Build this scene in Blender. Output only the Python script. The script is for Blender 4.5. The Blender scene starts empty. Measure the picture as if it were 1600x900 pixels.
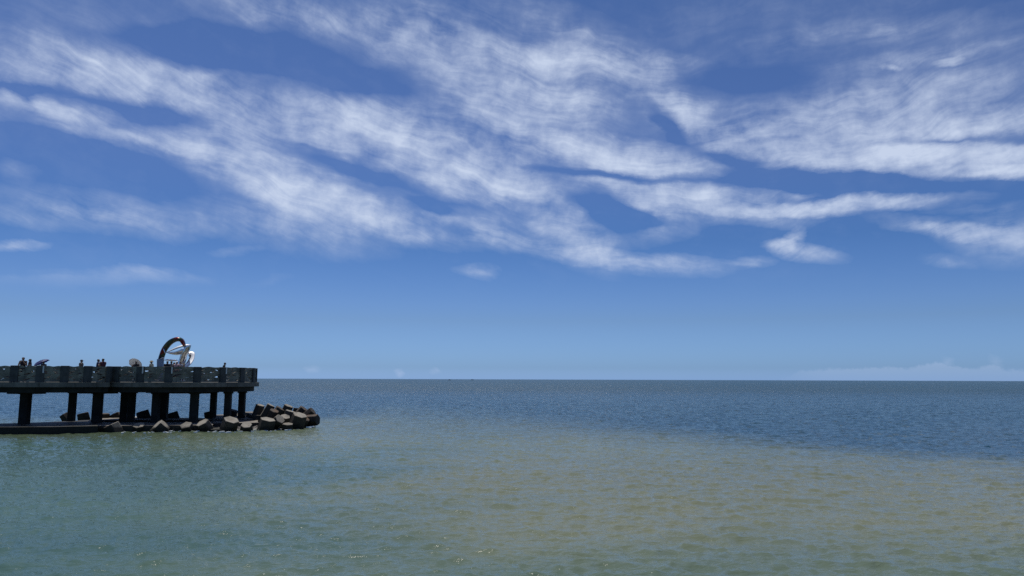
import bpy, bmesh, math, random
import numpy as np
from mathutils import Vector, Matrix, Euler

# ------------------------------------------------------------------ camera
SC = bpy.context.scene
COL = SC.collection
F = 1155.0                      # focal length in pixels of the 1600 px wide photograph
H = 3.57                        # eye height above the water
PITCH = math.atan((592.7 - 450) / F)
ROLL = math.radians(0.19)
cd = bpy.data.cameras.new('camera')
cam = bpy.data.objects.new('camera', cd)
COL.objects.link(cam)
cd.sensor_width = 36.0
cd.lens = 36.0 * F / 1600.0
cd.clip_start = 0.1
cd.clip_end = 90000
CR = Matrix.Rotation(math.radians(90) + PITCH, 3, 'X') @ Matrix.Rotation(ROLL, 3, 'Z')
cam.matrix_world = Matrix.Translation((0, 0, H)) @ CR.to_4x4()
SC.camera = cam


def ray(px, py):
    return CR @ Vector(((px - 800) / F, -(py - 450) / F, -1.0))


def at(px, py, y):
    """point of the place seen at that pixel, at distance y in front of the camera"""
    r = ray(px, py)
    return Vector((0, 0, H)) + r * (y / r.y)


def on(px, py, z):
    """point of the place seen at that pixel, at height z"""
    r = ray(px, py)
    return Vector((0, 0, H)) + r * ((z - H) / r.z)


def gx(px, y, z):
    """world x of image column px at depth y and height z"""
    lo, hi = -200.0, 200.0
    for _ in range(60):
        m = (lo + hi) / 2
        v = CR.transposed() @ Vector((m, y, z - H))
        if 800 + F * v.x / -v.z < px:
            lo = m
        else:
            hi = m
    return (lo + hi) / 2


# ------------------------------------------------------------------ world: sky and clouds
SUN_AZ, SUN_EL = math.radians(-25), math.radians(70)
world = bpy.data.worlds.new('World')
SC.world = world
world.use_nodes = True
WT = world.node_tree
WT.nodes.clear()


class NB:
    def __init__(s, t):
        s.t = t

    def n(s, kind, **kw):
        nd = s.t.nodes.new(kind)
        for k, v in kw.items():
            setattr(nd, k, v)
        return nd

    def put(s, sock, v):
        if isinstance(v, bpy.types.NodeSocket):
            s.t.links.new(v, sock)
        elif v is not None:
            sock.default_value = v

    def m(s, op, a, b=None, c=None, clamp=False):
        nd = s.n('ShaderNodeMath', operation=op, use_clamp=clamp)
        for i, v in enumerate((a, b, c)):
            if v is not None:
                s.put(nd.inputs[i], v)
        return nd.outputs[0]

    def vec(s, x, y, z=0.0):
        nd = s.n('ShaderNodeCombineXYZ')
        for i, v in enumerate((x, y, z)):
            s.put(nd.inputs[i], v)
        return nd.outputs[0]

    def noise(s, v, scale, detail=4, rough=0.5, dist=0.0, lac=2.0):
        nd = s.n('ShaderNodeTexNoise')
        s.put(nd.inputs['Vector'], v)
        nd.inputs['Scale'].default_value = scale
        nd.inputs['Detail'].default_value = detail
        nd.inputs['Roughness'].default_value = rough
        nd.inputs['Distortion'].default_value = dist
        nd.inputs['Lacunarity'].default_value = lac
        return nd.outputs[0]

    def ramp(s, v, a, b, lo=0.0, hi=1.0, smooth=True):
        nd = s.n('ShaderNodeMapRange')
        nd.interpolation_type = 'SMOOTHSTEP' if smooth else 'LINEAR'
        s.put(nd.inputs[0], v)
        for i, q in enumerate((a, b, lo, hi)):
            s.put(nd.inputs[1 + i], q)
        return nd.outputs[0]

    def mix(s, f, a, b, mode='MIX'):
        nd = s.n('ShaderNodeMix', data_type='RGBA', blend_type=mode)
        s.put(nd.inputs[0], f)
        s.put(nd.inputs[6], a)
        s.put(nd.inputs[7], b)
        return nd.outputs[2]


W = NB(WT)
tc = W.n('ShaderNodeTexCoord')
sep = W.n('ShaderNodeSeparateXYZ')
WT.links.new(tc.outputs['Generated'], sep.inputs[0])
az = W.m('MULTIPLY', W.m('ARCTAN2', sep.outputs[0], sep.outputs[1]), F)
el = W.m('MULTIPLY', W.m('ARCSINE', sep.outputs[2]), F)


def sky_xy(px, py):
    r = ray(px, py).normalized()
    return F * math.atan2(r.x, r.y), F * math.asin(r.z)


# curved flow of the high wind: streaks fall to the right, level out, then rise
tt = W.m('MAXIMUM', W.m('ADD', az, 50.0), 0.0)
flow = W.m('ADD', el, W.m('SUBTRACT', W.m('MULTIPLY', az, 0.26), W.m('MULTIPLY', W.m('MULTIPLY', tt, tt), 0.0003)))
base = W.vec(az, flow)
wob = W.noise(base, 0.006, 3, 0.55)
wob2 = W.noise(W.vec(W.m('ADD', az, 900.0), flow), 0.012, 4, 0.6)
flw = W.m('ADD', flow, W.m('ADD', W.m('MULTIPLY_ADD', wob, 90.0, -45.0), W.m('MULTIPLY_ADD', wob2, 12.0, -6.0)))
n_big = W.noise(W.vec(W.m('MULTIPLY', az, 1 / 260), W.m('MULTIPLY', flw, 1 / 64)), 1.0, 8, 0.55, 0.1)
n_fine = W.noise(W.vec(W.m('MULTIPLY', az, 1 / 120), W.m('MULTIPLY', flw, 1 / 12)), 1.0, 6, 0.6, 0.1)
hairy = W.m('ADD', flow, W.m('MULTIPLY_ADD', wob, 90.0, -45.0))
n_hair = W.noise(W.vec(W.m('MULTIPLY', az, 1 / 150), W.m('MULTIPLY', hairy, 1 / 8), 7.0), 1.0, 5, 0.62, 0.05)
n_puff = W.noise(W.vec(az, el), 1 / 42, 8, 0.6, 0.1)
# warped position for the banks
wz = W.n('ShaderNodeTexNoise')
wz.inputs['Scale'].default_value = 1 / 85
wz.inputs['Detail'].default_value = 7
wz.inputs['Roughness'].default_value = 0.6
WT.links.new(W.vec(W.m('MULTIPLY', az, 0.55), flow), wz.inputs['Vector'])
vs = W.n('ShaderNodeVectorMath', operation='MULTIPLY_ADD')
WT.links.new(wz.outputs['Color'], vs.inputs[0])
vs.inputs[1].default_value = (90, 46, 0)
vs.inputs[2].default_value = (-45, -23, 0)
va = W.n('ShaderNodeVectorMath', operation='ADD')
WT.links.new(W.vec(az, el), va.inputs[0])
WT.links.new(vs.outputs[0], va.inputs[1])
POS = va.outputs[0]

# banks of cirrus: x0, y0, x1, y1, half width, strength
BANKS = [
    (-80, 58, 360, 146, 46, .78), (120, 110, 460, 200, 44, .6), (-60, 92, 230, 126, 24, .35), (240, 110, 420, 120, 16, .35),
    (45, 165, 185, 184, 15, 1.15), (60, 150, 110, 180, 14, .7), (-20, 140, 50, 168, 15, .8), (-20, 168, 430, 248, 18, .85),
    (210, 215, 690, 350, 60, .52), (380, 285, 700, 360, 34, .95), (300, 240, 560, 300, 30, .4),
    (340, 165, 700, 215, 60, .85), (440, 175, 640, 205, 40, .55), (520, 190, 960, 250, 74, .66), (680, 120, 1080, 190, 60, .35), (600, 235, 830, 275, 30, .6),
    (580, 250, 800, 305, 24, .5), (690, 275, 940, 325, 30, .75), (640, 330, 900, 345, 22, .35),
    (280, -20, 680, 70, 46, .62), (560, 0, 930, 110, 70, .48), (600, 20, 730, 60, 34, .3), (760, 82, 1110, 108, 26, .55), (640, 110, 960, 170, 60, .4),
    (960, 100, 1150, 225, 32, .75), (780, -10, 1040, 110, 34, .3), (820, 150, 980, 170, 20, .5),
    (1040, 175, 1700, 180, 60, .72), (1060, 205, 1460, 245, 36, .85), (1280, 232, 1720, 176, 34, .95),
    (1330, 248, 1720, 232, 26, 1.1), (1390, 274, 1720, 262, 11, 1.0), (1300, 140, 1700, 95, 56, .30),
    (1150, 240, 1420, 262, 20, .5),
    (790, 212, 1140, 268, 30, 1.25),
    (890, 282, 1270, 330, 36, 1.25), (1060, 328, 1540, 308, 12, 1.25), (960, 295, 1120, 312, 22, .3), (1180, 300, 1320, 292, 8, .45),
    (840, 340, 980, 410, 42, .85), (850, 392, 1140, 418, 18, .95), (940, 370, 1120, 350, 18, .4), (700, 345, 860, 390, 22, .55),
    (1190, 386, 1325, 408, 15, .85), (1248, 354, 1228, 398, 15, .7), (1180, 382, 1240, 388, 12, .4), (1130, 412, 1210, 410, 9, .45),
    (1360, 342, 1560, 364, 15, 1.15), (1450, 350, 1700, 385, 34, .95), (1430, 405, 1525, 408, 11, .7), (1500, 330, 1640, 322, 10, .35),
    (-40, 305, 330, 355, 30, .65), (-90, 441, 190, 437, 11, 1.7), (60, 427, 330, 434, 14, 1.25), (-40, 375, 70, 376, 7, .8),
    (620, 370, 850, 385, 18, .4), (270, 325, 600, 392, 34, .5), (705, 420, 780, 427, 11, .75), (320, 390, 400, 392, 6, .3), (400, 440, 450, 430, 8, .2),
    (950, 40, 1640, 50, 110, .13), (1150, 60, 1640, 20, 16, .25), (1250, 110, 1640, 60, 14, .25), (-60, 20, 300, 40, 60, .22), (1375, 103, 1412, 107, 5, .55), (1465, 99, 1503, 91, 6, .55), (0, 260, 60, 275, 16, .3),
]
HOLES = [
    (160, 60, 560, 75, 34, .7), (430, 95, 640, 150, 24, .4), (420, 212, 660, 292, 17, .6), (110, 150, 330, 196, 13, .7), (-20, 126, 120, 146, 8, .5), (880, 300, 1010, 350, 26, .8),
    (1120, 268, 1460, 292, 17, 1.0), (1290, 224, 1720, 208, 9, 1.2), (1010, 160, 1070, 225, 16, .6), (1090, 120, 1300, 140, 30, .35),
    (640, 310, 720, 330, 12, .5), (1100, 240, 1230, 250, 12, .6), (1270, 350, 1640, 330, 10, .4), (930, 320, 1050, 345, 14, .8), (1100, 340, 1200, 380, 30, .3),
    (800, 266, 1160, 276, 8, .9), (1000, 280, 1200, 284, 7, .4), (0, 210, 330, 290, 30, .5),
]


def bank_sum(lst):
    tot = None
    for x0, y0, x1, y1, w, s in lst:
        ax, ay = sky_xy(x0, y0)
        bx, by = sky_xy(x1, y1)
        mp = W.n('ShaderNodeMapping', vector_type='TEXTURE')
        WT.links.new(POS, mp.inputs[0])
        mp.inputs[1].default_value = ((ax + bx) / 2, (ay + by) / 2, 0)
        mp.inputs[2].default_value = (0, 0, math.atan2(by - ay, bx - ax))
        mp.inputs[3].default_value = (math.hypot(bx - ax, by - ay) / 2 * 1.1 + w * .4, w * 1.15, 1)
        g = W.n('ShaderNodeTexGradient', gradient_type='SPHERICAL')
        WT.links.new(mp.outputs[0], g.inputs[0])
        tot = W.m('MULTIPLY_ADD', g.outputs[1], s * 1.35, tot if tot is not None else 0.0)
    return tot


M = W.m('SUBTRACT', bank_sum(BANKS), bank_sum(HOLES))
# beyond the part seen in the picture the sky carries the same streaks
outside = W.ramp(el, 720.0, 900.0, 0.0, 0.35)
M = W.m('MAXIMUM', W.m('ADD', M, outside), 0.0)
M = W.m('DIVIDE', W.m('MULTIPLY', M, 1.9), W.m('ADD', M, 1.05))
n_mix = W.m('ADD', W.m('ADD', W.m('MULTIPLY', n_big, 0.50), W.m('MULTIPLY', n_fine, 0.14)), W.m('MULTIPLY', n_puff, 0.36))
nd = W.m('SUBTRACT', n_mix, 0.5)
# thin fibrous veil plus brighter cores with a firmer edge
veil = W.m('MULTIPLY', W.m('MINIMUM', M, 1.0), W.m('MAXIMUM', W.m('MULTIPLY_ADD', nd, 4.2, W.m('MULTIPLY_ADD', n_hair, 0.55, 0.40)), 0.0))
core = W.ramp(W.m('ADD', W.m('MULTIPLY_ADD', nd, 2.3, M), W.m('MULTIPLY_ADD', n_hair, 0.2, -0.1)), 0.42, 1.62)
dens = W.m('ADD', W.m('MULTIPLY', veil, 0.46), W.m('MULTIPLY', core, 0.50))
dens = W.m('ADD', dens, W.m('MULTIPLY', W.m('MAXIMUM', nd, 0.0), 0.25))
dens = W.m('MINIMUM', W.m('MAXIMUM', dens, 0.0), 0.93)
high = W.ramp(el, 110.0, 200.0)
dens = W.m('MULTIPLY', dens, high)
# low cumulus far out on the horizon
ex, ey = [sky_xy(1210, 575)[0], sky_xy(1600, 575)[0]]
topn = W.noise(W.vec(W.m('MULTIPLY', az, 1 / 40), 0.0, 3.7), 1.0, 5, 0.5)
top_h = W.m('MULTIPLY_ADD', topn, 9.0, 12.0)
for px_, wd_, hh_ in ((1478, 44, 7.5), (1442, 18, 3.0), (1466, 11, 3.0), (1548, 20, 7.0), (1247, 15, 5.0), (1380, 120, 3.0)):
    q_ = W.m('ABSOLUTE', W.m('SUBTRACT', az, sky_xy(px_, 575)[0]))
    top_h = W.m('ADD', top_h, W.ramp(q_, 0.0, wd_ * 0.9, hh_, 0.0))
top_h = W.m('MULTIPLY', W.ramp(az, ex - 20, ex + 60, 0.0, 1.0), top_h)
puffy = W.m('MULTIPLY_ADD', W.noise(W.vec(az, el), 1 / 8, 5, 0.65), 12.0, -6.0)
cum = W.m('MULTIPLY', W.ramp(W.m('SUBTRACT', W.m('ADD', top_h, puffy), el), 0.0, 5.0), W.ramp(az, ex - 20, ex + 80, 0.0, 1.0))
cum = W.m('MULTIPLY', cum, W.ramp(el, 0.0, 30.0, 0.12, 0.32))
puf = bank_sum([(612, 579, 626, 579, 7, .5), (668, 578, 680, 580, 6, .3), (480, 580, 502, 580, 7, .3), (1470, 566, 1490, 570, 8, .25), (1545, 570, 1560, 572, 8, .2)])
low = W.m('MAXIMUM', cum, W.m('MINIMUM', W.m('MULTIPLY', puf, W.m('MULTIPLY', n_puff, 1.2)), 0.4))

sky = W.n('ShaderNodeTexSky', sky_type='NISHITA')
sky.sun_disc = False
sky.sun_elevation = SUN_EL
sky.sun_rotation = SUN_AZ
sky.altitude = 0
sky.air_density = 1.0
sky.dust_density = 0.6
sky.ozone_density = 2.2
# clean sea air: deeper blue overhead, pale blue instead of yellow low down
cr = W.n('ShaderNodeValToRGB')
WT.links.new(W.m('DIVIDE', el, 700.0), cr.inputs[0])
TINT = [(0, (.43, .76, 1.68)), (18, (.34, .59, 1.22)), (90, (.33, .48, .82)), (115, (.32, .47, .81)), (210, (.24, .395, .685)), (350, (.345, .45, .70)), (560, (.305, .43, .67))]
ce = cr.color_ramp.elements
while len(ce) < len(TINT):
    ce.new(0.5)
for e, (p, c) in zip(ce, TINT):
    e.position = p / 700.0
    e.color = (c[0] / 2, c[1] / 2, c[2] / 2, 1)
vm = W.n('ShaderNodeVectorMath', operation='MULTIPLY')
WT.links.new(sky.outputs[0], vm.inputs[0])
WT.links.new(cr.outputs[0], vm.inputs[1])
v2 = W.n('ShaderNodeVectorMath', operation='SCALE')
WT.links.new(vm.outputs[0], v2.inputs[0])
v2.inputs['Scale'].default_value = 2.0
SKYC = v2.outputs[0]
CLOUD = (5.5, 6.3, 7.9, 1)
withc = W.mix(dens, SKYC, CLOUD)
withc = W.mix(low, withc, (4.2, 5.2, 7.4, 1))
bg = W.n('ShaderNodeBackground')
WT.links.new(withc, bg.inputs[0])
bg.inputs[1].default_value = 0.108
wo = W.n('ShaderNodeOutputWorld')
WT.links.new(bg.outputs[0], wo.inputs[0])

# ------------------------------------------------------------------ sun
sd = bpy.data.lights.new('sun', 'SUN')
sd.energy = 4.4
sd.angle = math.radians(0.5)
sd.color = (1.0, 0.95, 0.87)
sun = bpy.data.objects.new('sun', sd)
COL.objects.link(sun)
sdir = Vector((math.sin(SUN_AZ) * math.cos(SUN_EL), math.cos(SUN_AZ) * math.cos(SUN_EL), math.sin(SUN_EL)))
sun.rotation_euler = sdir.to_track_quat('Z', 'Y').to_euler()
sun.location = (0, 0, 60)

SC.view_settings.view_transform = 'Standard'
SC.view_settings.look = 'None'
SC.view_settings.gamma = 1
SC.view_settings.use_curve_mapping = False
SC.view_settings.exposure = 0.0
SC.cycles.use_denoising = False      # the sea keeps its small ripples
SC.cycles.sample_clamp_direct = 1.4
SC.cycles.sample_clamp_indirect = 1.5
SC.cycles.max_bounces = 6
SC.cycles.diffuse_bounces = 2
SC.cycles.glossy_bounces = 3
SC.cycles.transmission_bounces = 2
SC.cycles.caustics_reflective = False
SC.cycles.caustics_refractive = False
world.cycles.sampling_method = 'MANUAL'
world.cycles.sample_map_resolution = 512
#@@STRUCTURE
# ------------------------------------------------------------------ helpers


def tag(o, label=None, cat=None, group=None, kind=None):
    if label:
        o['label'] = label
    if cat:
        o['category'] = cat
    if group:
        o['group'] = group
    if kind:
        o['kind'] = kind
    return o


def empty(name, loc, rz=0.0):
    o = bpy.data.objects.new(name, None)
    o.empty_display_size = 0.3
    COL.objects.link(o)
    o.location = loc
    o.rotation_euler.z = rz
    return o


def link(name, me, mat, parent=None, world_space=True):
    """link a mesh; coordinates are world coordinates unless world_space is False"""
    o = bpy.data.objects.new(name, me)
    COL.objects.link(o)
    if mat is not None:
        me.materials.clear()
        me.materials.append(mat)
    if parent is not None:
        o.parent = parent
        if world_space:
            pm = Matrix.Translation(parent.location) @ parent.rotation_euler.to_matrix().to_4x4()
            if parent.parent is not None:
                g = parent.parent
                pm = Matrix.Translation(g.location) @ g.rotation_euler.to_matrix().to_4x4() @ pm
            me.transform(pm.inverted())
    return o


class MB:
    """collects shapes for ONE mesh"""

    def __init__(s):
        s.bm = bmesh.new()

    def poly(s, pts, z0, z1):
        """prism over a counter-clockwise or clockwise outline"""
        a = [s.bm.verts.new((p[0], p[1], z0)) for p in pts]
        b = [s.bm.verts.new((p[0], p[1], z1)) for p in pts]
        n = len(pts)
        s.bm.faces.new(a[::-1])
        s.bm.faces.new(b)
        for i in range(n):
            s.bm.faces.new((a[i], a[(i + 1) % n], b[(i + 1) % n], b[i]))
        return s

    def box(s, c, size, rz=0.0, rot=None):
        m = rot if rot is not None else Matrix.Rotation(rz, 3, 'Z')
        vs = []
        for x in (-.5, .5):
            for y in (-.5, .5):
                for z in (-.5, .5):
                    vs.append(s.bm.verts.new(Vector(c) + m @ Vector((x * size[0], y * size[1], z * size[2]))))
        for f in ((0, 1, 3, 2), (4, 6, 7, 5), (0, 4, 5, 1), (2, 3, 7, 6), (0, 2, 6, 4), (1, 5, 7, 3)):
            s.bm.faces.new([vs[i] for i in f])
        return s

    def loft(s, rings, cap=True, close=True):
        vr = [[s.bm.verts.new(p) for p in r] for r in rings]
        n = len(vr[0])
        for a, b in zip(vr, vr[1:]):
            for i in range(n if close else n - 1):
                s.bm.faces.new((a[i], a[(i + 1) % n], b[(i + 1) % n], b[i]))
        if cap:
            s.bm.faces.new(vr[0][::-1])
            s.bm.faces.new(vr[-1])
        return s

    def tube(s, pts, rad, n=8):
        pts = [Vector(p) for p in pts]
        rad = rad if isinstance(rad, (list, tuple)) else [rad] * len(pts)
        rings = []
        for i, p in enumerate(pts):
            d = (pts[min(i + 1, len(pts) - 1)] - pts[max(i - 1, 0)]).normalized()
            u = d.orthogonal().normalized() if i == 0 else (u - d * u.dot(d)).normalized()
            v = d.cross(u)
            rings.append([p + (u * math.cos(t) + v * math.sin(t)) * rad[i] for t in [2 * math.pi * k / n for k in range(n)]])
        return s.loft(rings)

    def ball(s, c, r, rot=None, seg=10, ring=7):
        m = rot if rot is not None else Matrix.Identity(3)
        g = bmesh.ops.create_uvsphere(s.bm, u_segments=seg, v_segments=ring, radius=1.0)
        for v in g['verts']:
            v.co = Vector(c) + m @ Vector((v.co.x * r[0], v.co.y * r[1], v.co.z * r[2]))
        return s

    def bevel(s, w, seg=1):
        bmesh.ops.bevel(s.bm, geom=s.bm.edges[:], offset=w, segments=seg, affect='EDGES', profile=0.5)
        return s

    def mesh(s, name, smooth=False):
        bmesh.ops.recalc_face_normals(s.bm, faces=s.bm.faces[:])
        me = bpy.data.meshes.new(name)
        s.bm.to_mesh(me)
        s.bm.free()
        if smooth:
            for p in me.polygons:
                p.use_smooth = True
        return me

    def build(s, name, mat, parent=None, smooth=False, world_space=True):
        return link(name, s.mesh(name, smooth), mat, parent, world_space)


# ------------------------------------------------------------------ materials


def material(name):
    m = bpy.data.materials.new(name)
    m.use_nodes = True
    m.node_tree.nodes.clear()
    b = NB(m.node_tree)
    p = b.n('ShaderNodeBsdfPrincipled')
    o = b.n('ShaderNodeOutputMaterial')
    m.node_tree.links.new(p.outputs[0], o.inputs[0])
    return m, b, p


def plain(name, col, rough=0.6, metal=0.0, vary=0.25, scale=6.0):
    m, b, p = material(name)
    tcn = b.n('ShaderNodeTexCoord')
    n = b.noise(tcn.outputs['Object'], scale, 4, 0.6)
    c0 = tuple(c * (1 - vary) for c in col) + (1,)
    c1 = tuple(min(1, c * (1 + vary)) for c in col) + (1,)
    b.put(p.inputs['Base Color'], b.mix(n, c0, c1))
    p.inputs['Roughness'].default_value = rough
    p.inputs['Metallic'].default_value = metal
    return m


def concrete(name, col, dark, tide=None, rust=0.0, scale=1.0, rough=0.85, side_shade=0.0):
    """weathered concrete: blotches, pitting, streaks, and a wet dark band below the tide mark"""
    m, b, p = material(name)
    geo = b.n('ShaderNodeNewGeometry')
    pos = geo.outputs['Position']
    s3 = b.n('ShaderNodeSeparateXYZ')
    b.put(s3.inputs[0], pos)
    blot = b.noise(pos, 0.9 * scale, 6, 0.62)
    fine = b.noise(pos, 14 * scale, 5, 0.6)
    sv = b.vec(b.m('MULTIPLY', s3.outputs[0], 3.2), b.m('MULTIPLY', s3.outputs[1], 3.2), b.m('MULTIPLY', s3.outputs[2], 0.35))
    streak = b.noise(sv, 1.5, 4, 0.6)
    c = b.mix(b.ramp(blot, 0.36, 0.66), tuple(dark) + (1,), tuple(col) + (1,))
    c = b.mix(b.m('MULTIPLY', b.ramp(streak, 0.52, 0.74), 0.6), c, tuple(x * 0.45 for x in dark) + (1,))
    c = b.mix(b.m('MULTIPLY', b.ramp(fine, 0.45, 0.75), 0.35), c, tuple(min(1, x * 1.35) for x in col) + (1,))
    if rust:
        c = b.mix(b.m('MULTIPLY', b.ramp(b.noise(pos, 1.7, 5, 0.6), 0.5, 0.72), rust), c, (0.13, 0.07, 0.035, 1))
    r = rough
    if side_shade:
        # shade painted into the colour: steep sides darkened, upward faces left pale
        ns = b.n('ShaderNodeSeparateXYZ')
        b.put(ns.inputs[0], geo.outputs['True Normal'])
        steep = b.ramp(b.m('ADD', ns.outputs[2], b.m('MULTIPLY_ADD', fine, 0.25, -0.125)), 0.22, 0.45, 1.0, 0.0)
        c = b.mix(b.m('MULTIPLY', steep, side_shade), c, b.mix(blot, (0.014, 0.013, 0.012, 1), (0.040, 0.036, 0.030, 1)))
    if tide is not None:
        edge = b.m('ADD', s3.outputs[2], b.m('MULTIPLY_ADD', blot, 0.36, -0.18))
        wet = b.ramp(edge, tide - 0.07, tide + 0.10, 1.0, 0.0)
        algae = b.mix(b.ramp(fine, 0.4, 0.65), (0.008, 0.009, 0.008, 1), (0.026, 0.026, 0.020, 1))
        c = b.mix(wet, c, algae)
        r = b.ramp(wet, 0, 1, rough, 0.65, False)
    b.put(p.inputs['Base Color'], c)
    p.inputs['Specular IOR Level'].default_value = 0.25
    b.put(p.inputs['Roughness'], r)
    bp = b.n('ShaderNodeBump')
    bp.inputs['Strength'].default_value = 0.6
    bp.inputs['Distance'].default_value = 0.03
    b.put(bp.inputs['Height'], b.m('ADD', b.m('MULTIPLY', fine, 0.6), blot))
    b.put(p.inputs['Normal'], bp.outputs[0])
    return m


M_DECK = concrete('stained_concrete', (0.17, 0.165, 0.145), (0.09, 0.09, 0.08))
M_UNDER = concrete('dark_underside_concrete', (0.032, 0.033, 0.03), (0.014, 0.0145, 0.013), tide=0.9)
M_RAIL = concrete('grey_green_rail_concrete', (0.26, 0.25, 0.20), (0.11, 0.11, 0.092), scale=1.6)
M_POST = concrete('dark_post_concrete', (0.078, 0.082, 0.080), (0.045, 0.048, 0.048), scale=1.6)
M_BLOCK = concrete('armour_concrete', (0.25, 0.232, 0.195), (0.15, 0.14, 0.118), tide=0.30, side_shade=0.92, rust=0.25, scale=1.8)
M_BLOCKD = concrete('brown_armour_concrete', (0.075, 0.062, 0.05), (0.034, 0.030, 0.026), tide=0.5, rust=0.55, scale=1.8, side_shade=0.75)
M_SLAB = concrete('sea_slab_concrete', (0.19, 0.175, 0.15), (0.10, 0.092, 0.08), tide=0.26, rust=0.15, scale=1.2, side_shade=0.9)
M_REEF = concrete('wet_reef', (0.085, 0.076, 0.068), (0.028, 0.026, 0.024), scale=4.0, rough=0.5)

# ------------------------------------------------------------------ water


def wave_tile(n, L, lam, cut, ang, spread, seed):
    rs = np.random.RandomState(seed)
    k1 = 2 * np.pi * np.fft.fftfreq(n, L / n)
    kx, ky = np.meshgrid(k1, k1, indexing='ij')
    k = np.hypot(kx, ky)
    k[0, 0] = 1e9
    kp = 2 * np.pi / lam
    P = np.exp(-1.2 * (kp / k) ** 2) / k ** 3.3 * np.exp(-(k / (2 * np.pi / cut)) ** 2)
    c = (kx * math.sin(ang) + ky * math.cos(ang)) / k
    P = P * (spread + (1 - spread) * c ** 2)
    hh = (rs.randn(n, n) + 1j * rs.randn(n, n)) * np.sqrt(P)
    hh[0, 0] = 0
    h = np.fft.ifft2(hh)
    sx = np.fft.ifft2(1j * kx * hh).real
    sy = np.fft.ifft2(1j * ky * hh).real
    dx = np.fft.ifft2(-1j * kx / k * hh).real
    dy = np.fft.ifft2(-1j * ky / k * hh).real
    s = 1.0 / math.sqrt((sx ** 2 + sy ** 2).mean())
    return [h.real * s, dx * s, dy * s]


def samp(t, L, x, y):
    n = t.shape[0]
    u = (x / L) % 1.0 * n
    v = (y / L) % 1.0 * n
    i = np.floor(u).astype(int)
    j = np.floor(v).astype(int)
    fu, fv = u - i, v - j
    i %= n
    j %= n
    i2, j2 = (i + 1) % n, (j + 1) % n
    return (t[i, j] * (1 - fu) * (1 - fv) + t[i2, j] * fu * (1 - fv) + t[i, j2] * (1 - fu) * fv + t[i2, j2] * fu * fv)


def make_water():
    T1 = wave_tile(768, 61.0, 1.5, 0.16, math.radians(12), 0.10, 3)
    T2 = wave_tile(512, 17.0, 0.6, 0.09, math.radians(-14), 0.22, 8)
    T3 = wave_tile(512, 420.0, 9.0, 2.0, math.radians(6), 0.06, 21)
    r = [1.0, 2.0, 3.5, 5.5, 8.0]
    v = 11.0
    while v < 1100:
        r.append(v)
        v *= 1.0052
    while v < 60000:
        r.append(v)
        v *= 1.09
    r = np.array(r)
    dense = np.radians(np.arange(-48, 48.01, 0.09))
    coarse = np.radians(np.arange(51, 309.1, 3.0))
    a = np.concatenate([dense, coarse])
    na, nr = len(a), len(r)
    R, A = np.meshgrid(r, a, indexing='ij')
    X = R * np.sin(A)
    Y = R * np.cos(A) - 4.0
    inside = np.abs(((A + np.pi) % (2 * np.pi)) - np.pi) < math.radians(48.1)
    f1 = np.clip((520 - R) / 380, 0, 1) * inside
    f3 = np.clip((1050 - R) / 400, 0, 1) * np.clip((R - 60) / 200, 0, 1) * inside
    f2 = np.clip((120 - R) / 90, 0, 1) * inside
    ca, sa = math.cos(0.35), math.sin(0.35)
    X2, Y2 = X * ca - Y * sa, X * sa + Y * ca
    s1, s2 = 0.225, 0.22
    Z = samp(T1[0], 61.0, X, Y) * s1 * f1 + samp(T2[0], 17.0, X2, Y2) * s2 * f2 + samp(T3[0], 420.0, X, Y) * 0.07 * f3
    DX = samp(T1[1], 61.0, X, Y) * s1 * f1
    DY = samp(T1[2], 61.0, X, Y) * s1 * f1
    co = np.stack([X - 0.9 * DX, Y - 0.9 * DY, Z], -1).reshape(-1, 3)
    co = np.vstack([co, [[0, -4.0, 0]]])
    i, j = np.meshgrid(np.arange(nr - 1), np.arange(na), indexing='ij')
    j2 = (j + 1) % na
    q = np.stack([i * na + j, i * na + j2, (i + 1) * na + j2, (i + 1) * na + j], -1).reshape(-1, 4)[:, ::-1]
    c = nr * na
    tri = np.stack([np.full(na, c), (np.arange(na) + 1) % na, np.arange(na)], -1)
    me = bpy.data.meshes.new('water')
    me.vertices.add(len(co))
    me.vertices.foreach_set('co', co.ravel())
    loops = np.concatenate([q.ravel(), tri.ravel()])
    me.loops.add(len(loops))
    me.loops.foreach_set('vertex_index', loops)
    nf = len(q) + len(tri)
    me.polygons.add(nf)
    st = np.concatenate([np.arange(len(q)) * 4, len(q) * 4 + np.arange(len(tri)) * 3])
    me.polygons.foreach_set('loop_start', st)
    me.polygons.foreach_set('use_smooth', np.ones(nf, bool))
    me.update(calc_edges=True)
    me.validate()
    if me.polygons[0].normal.z < 0:
        me.flip_normals()
    return me


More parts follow.
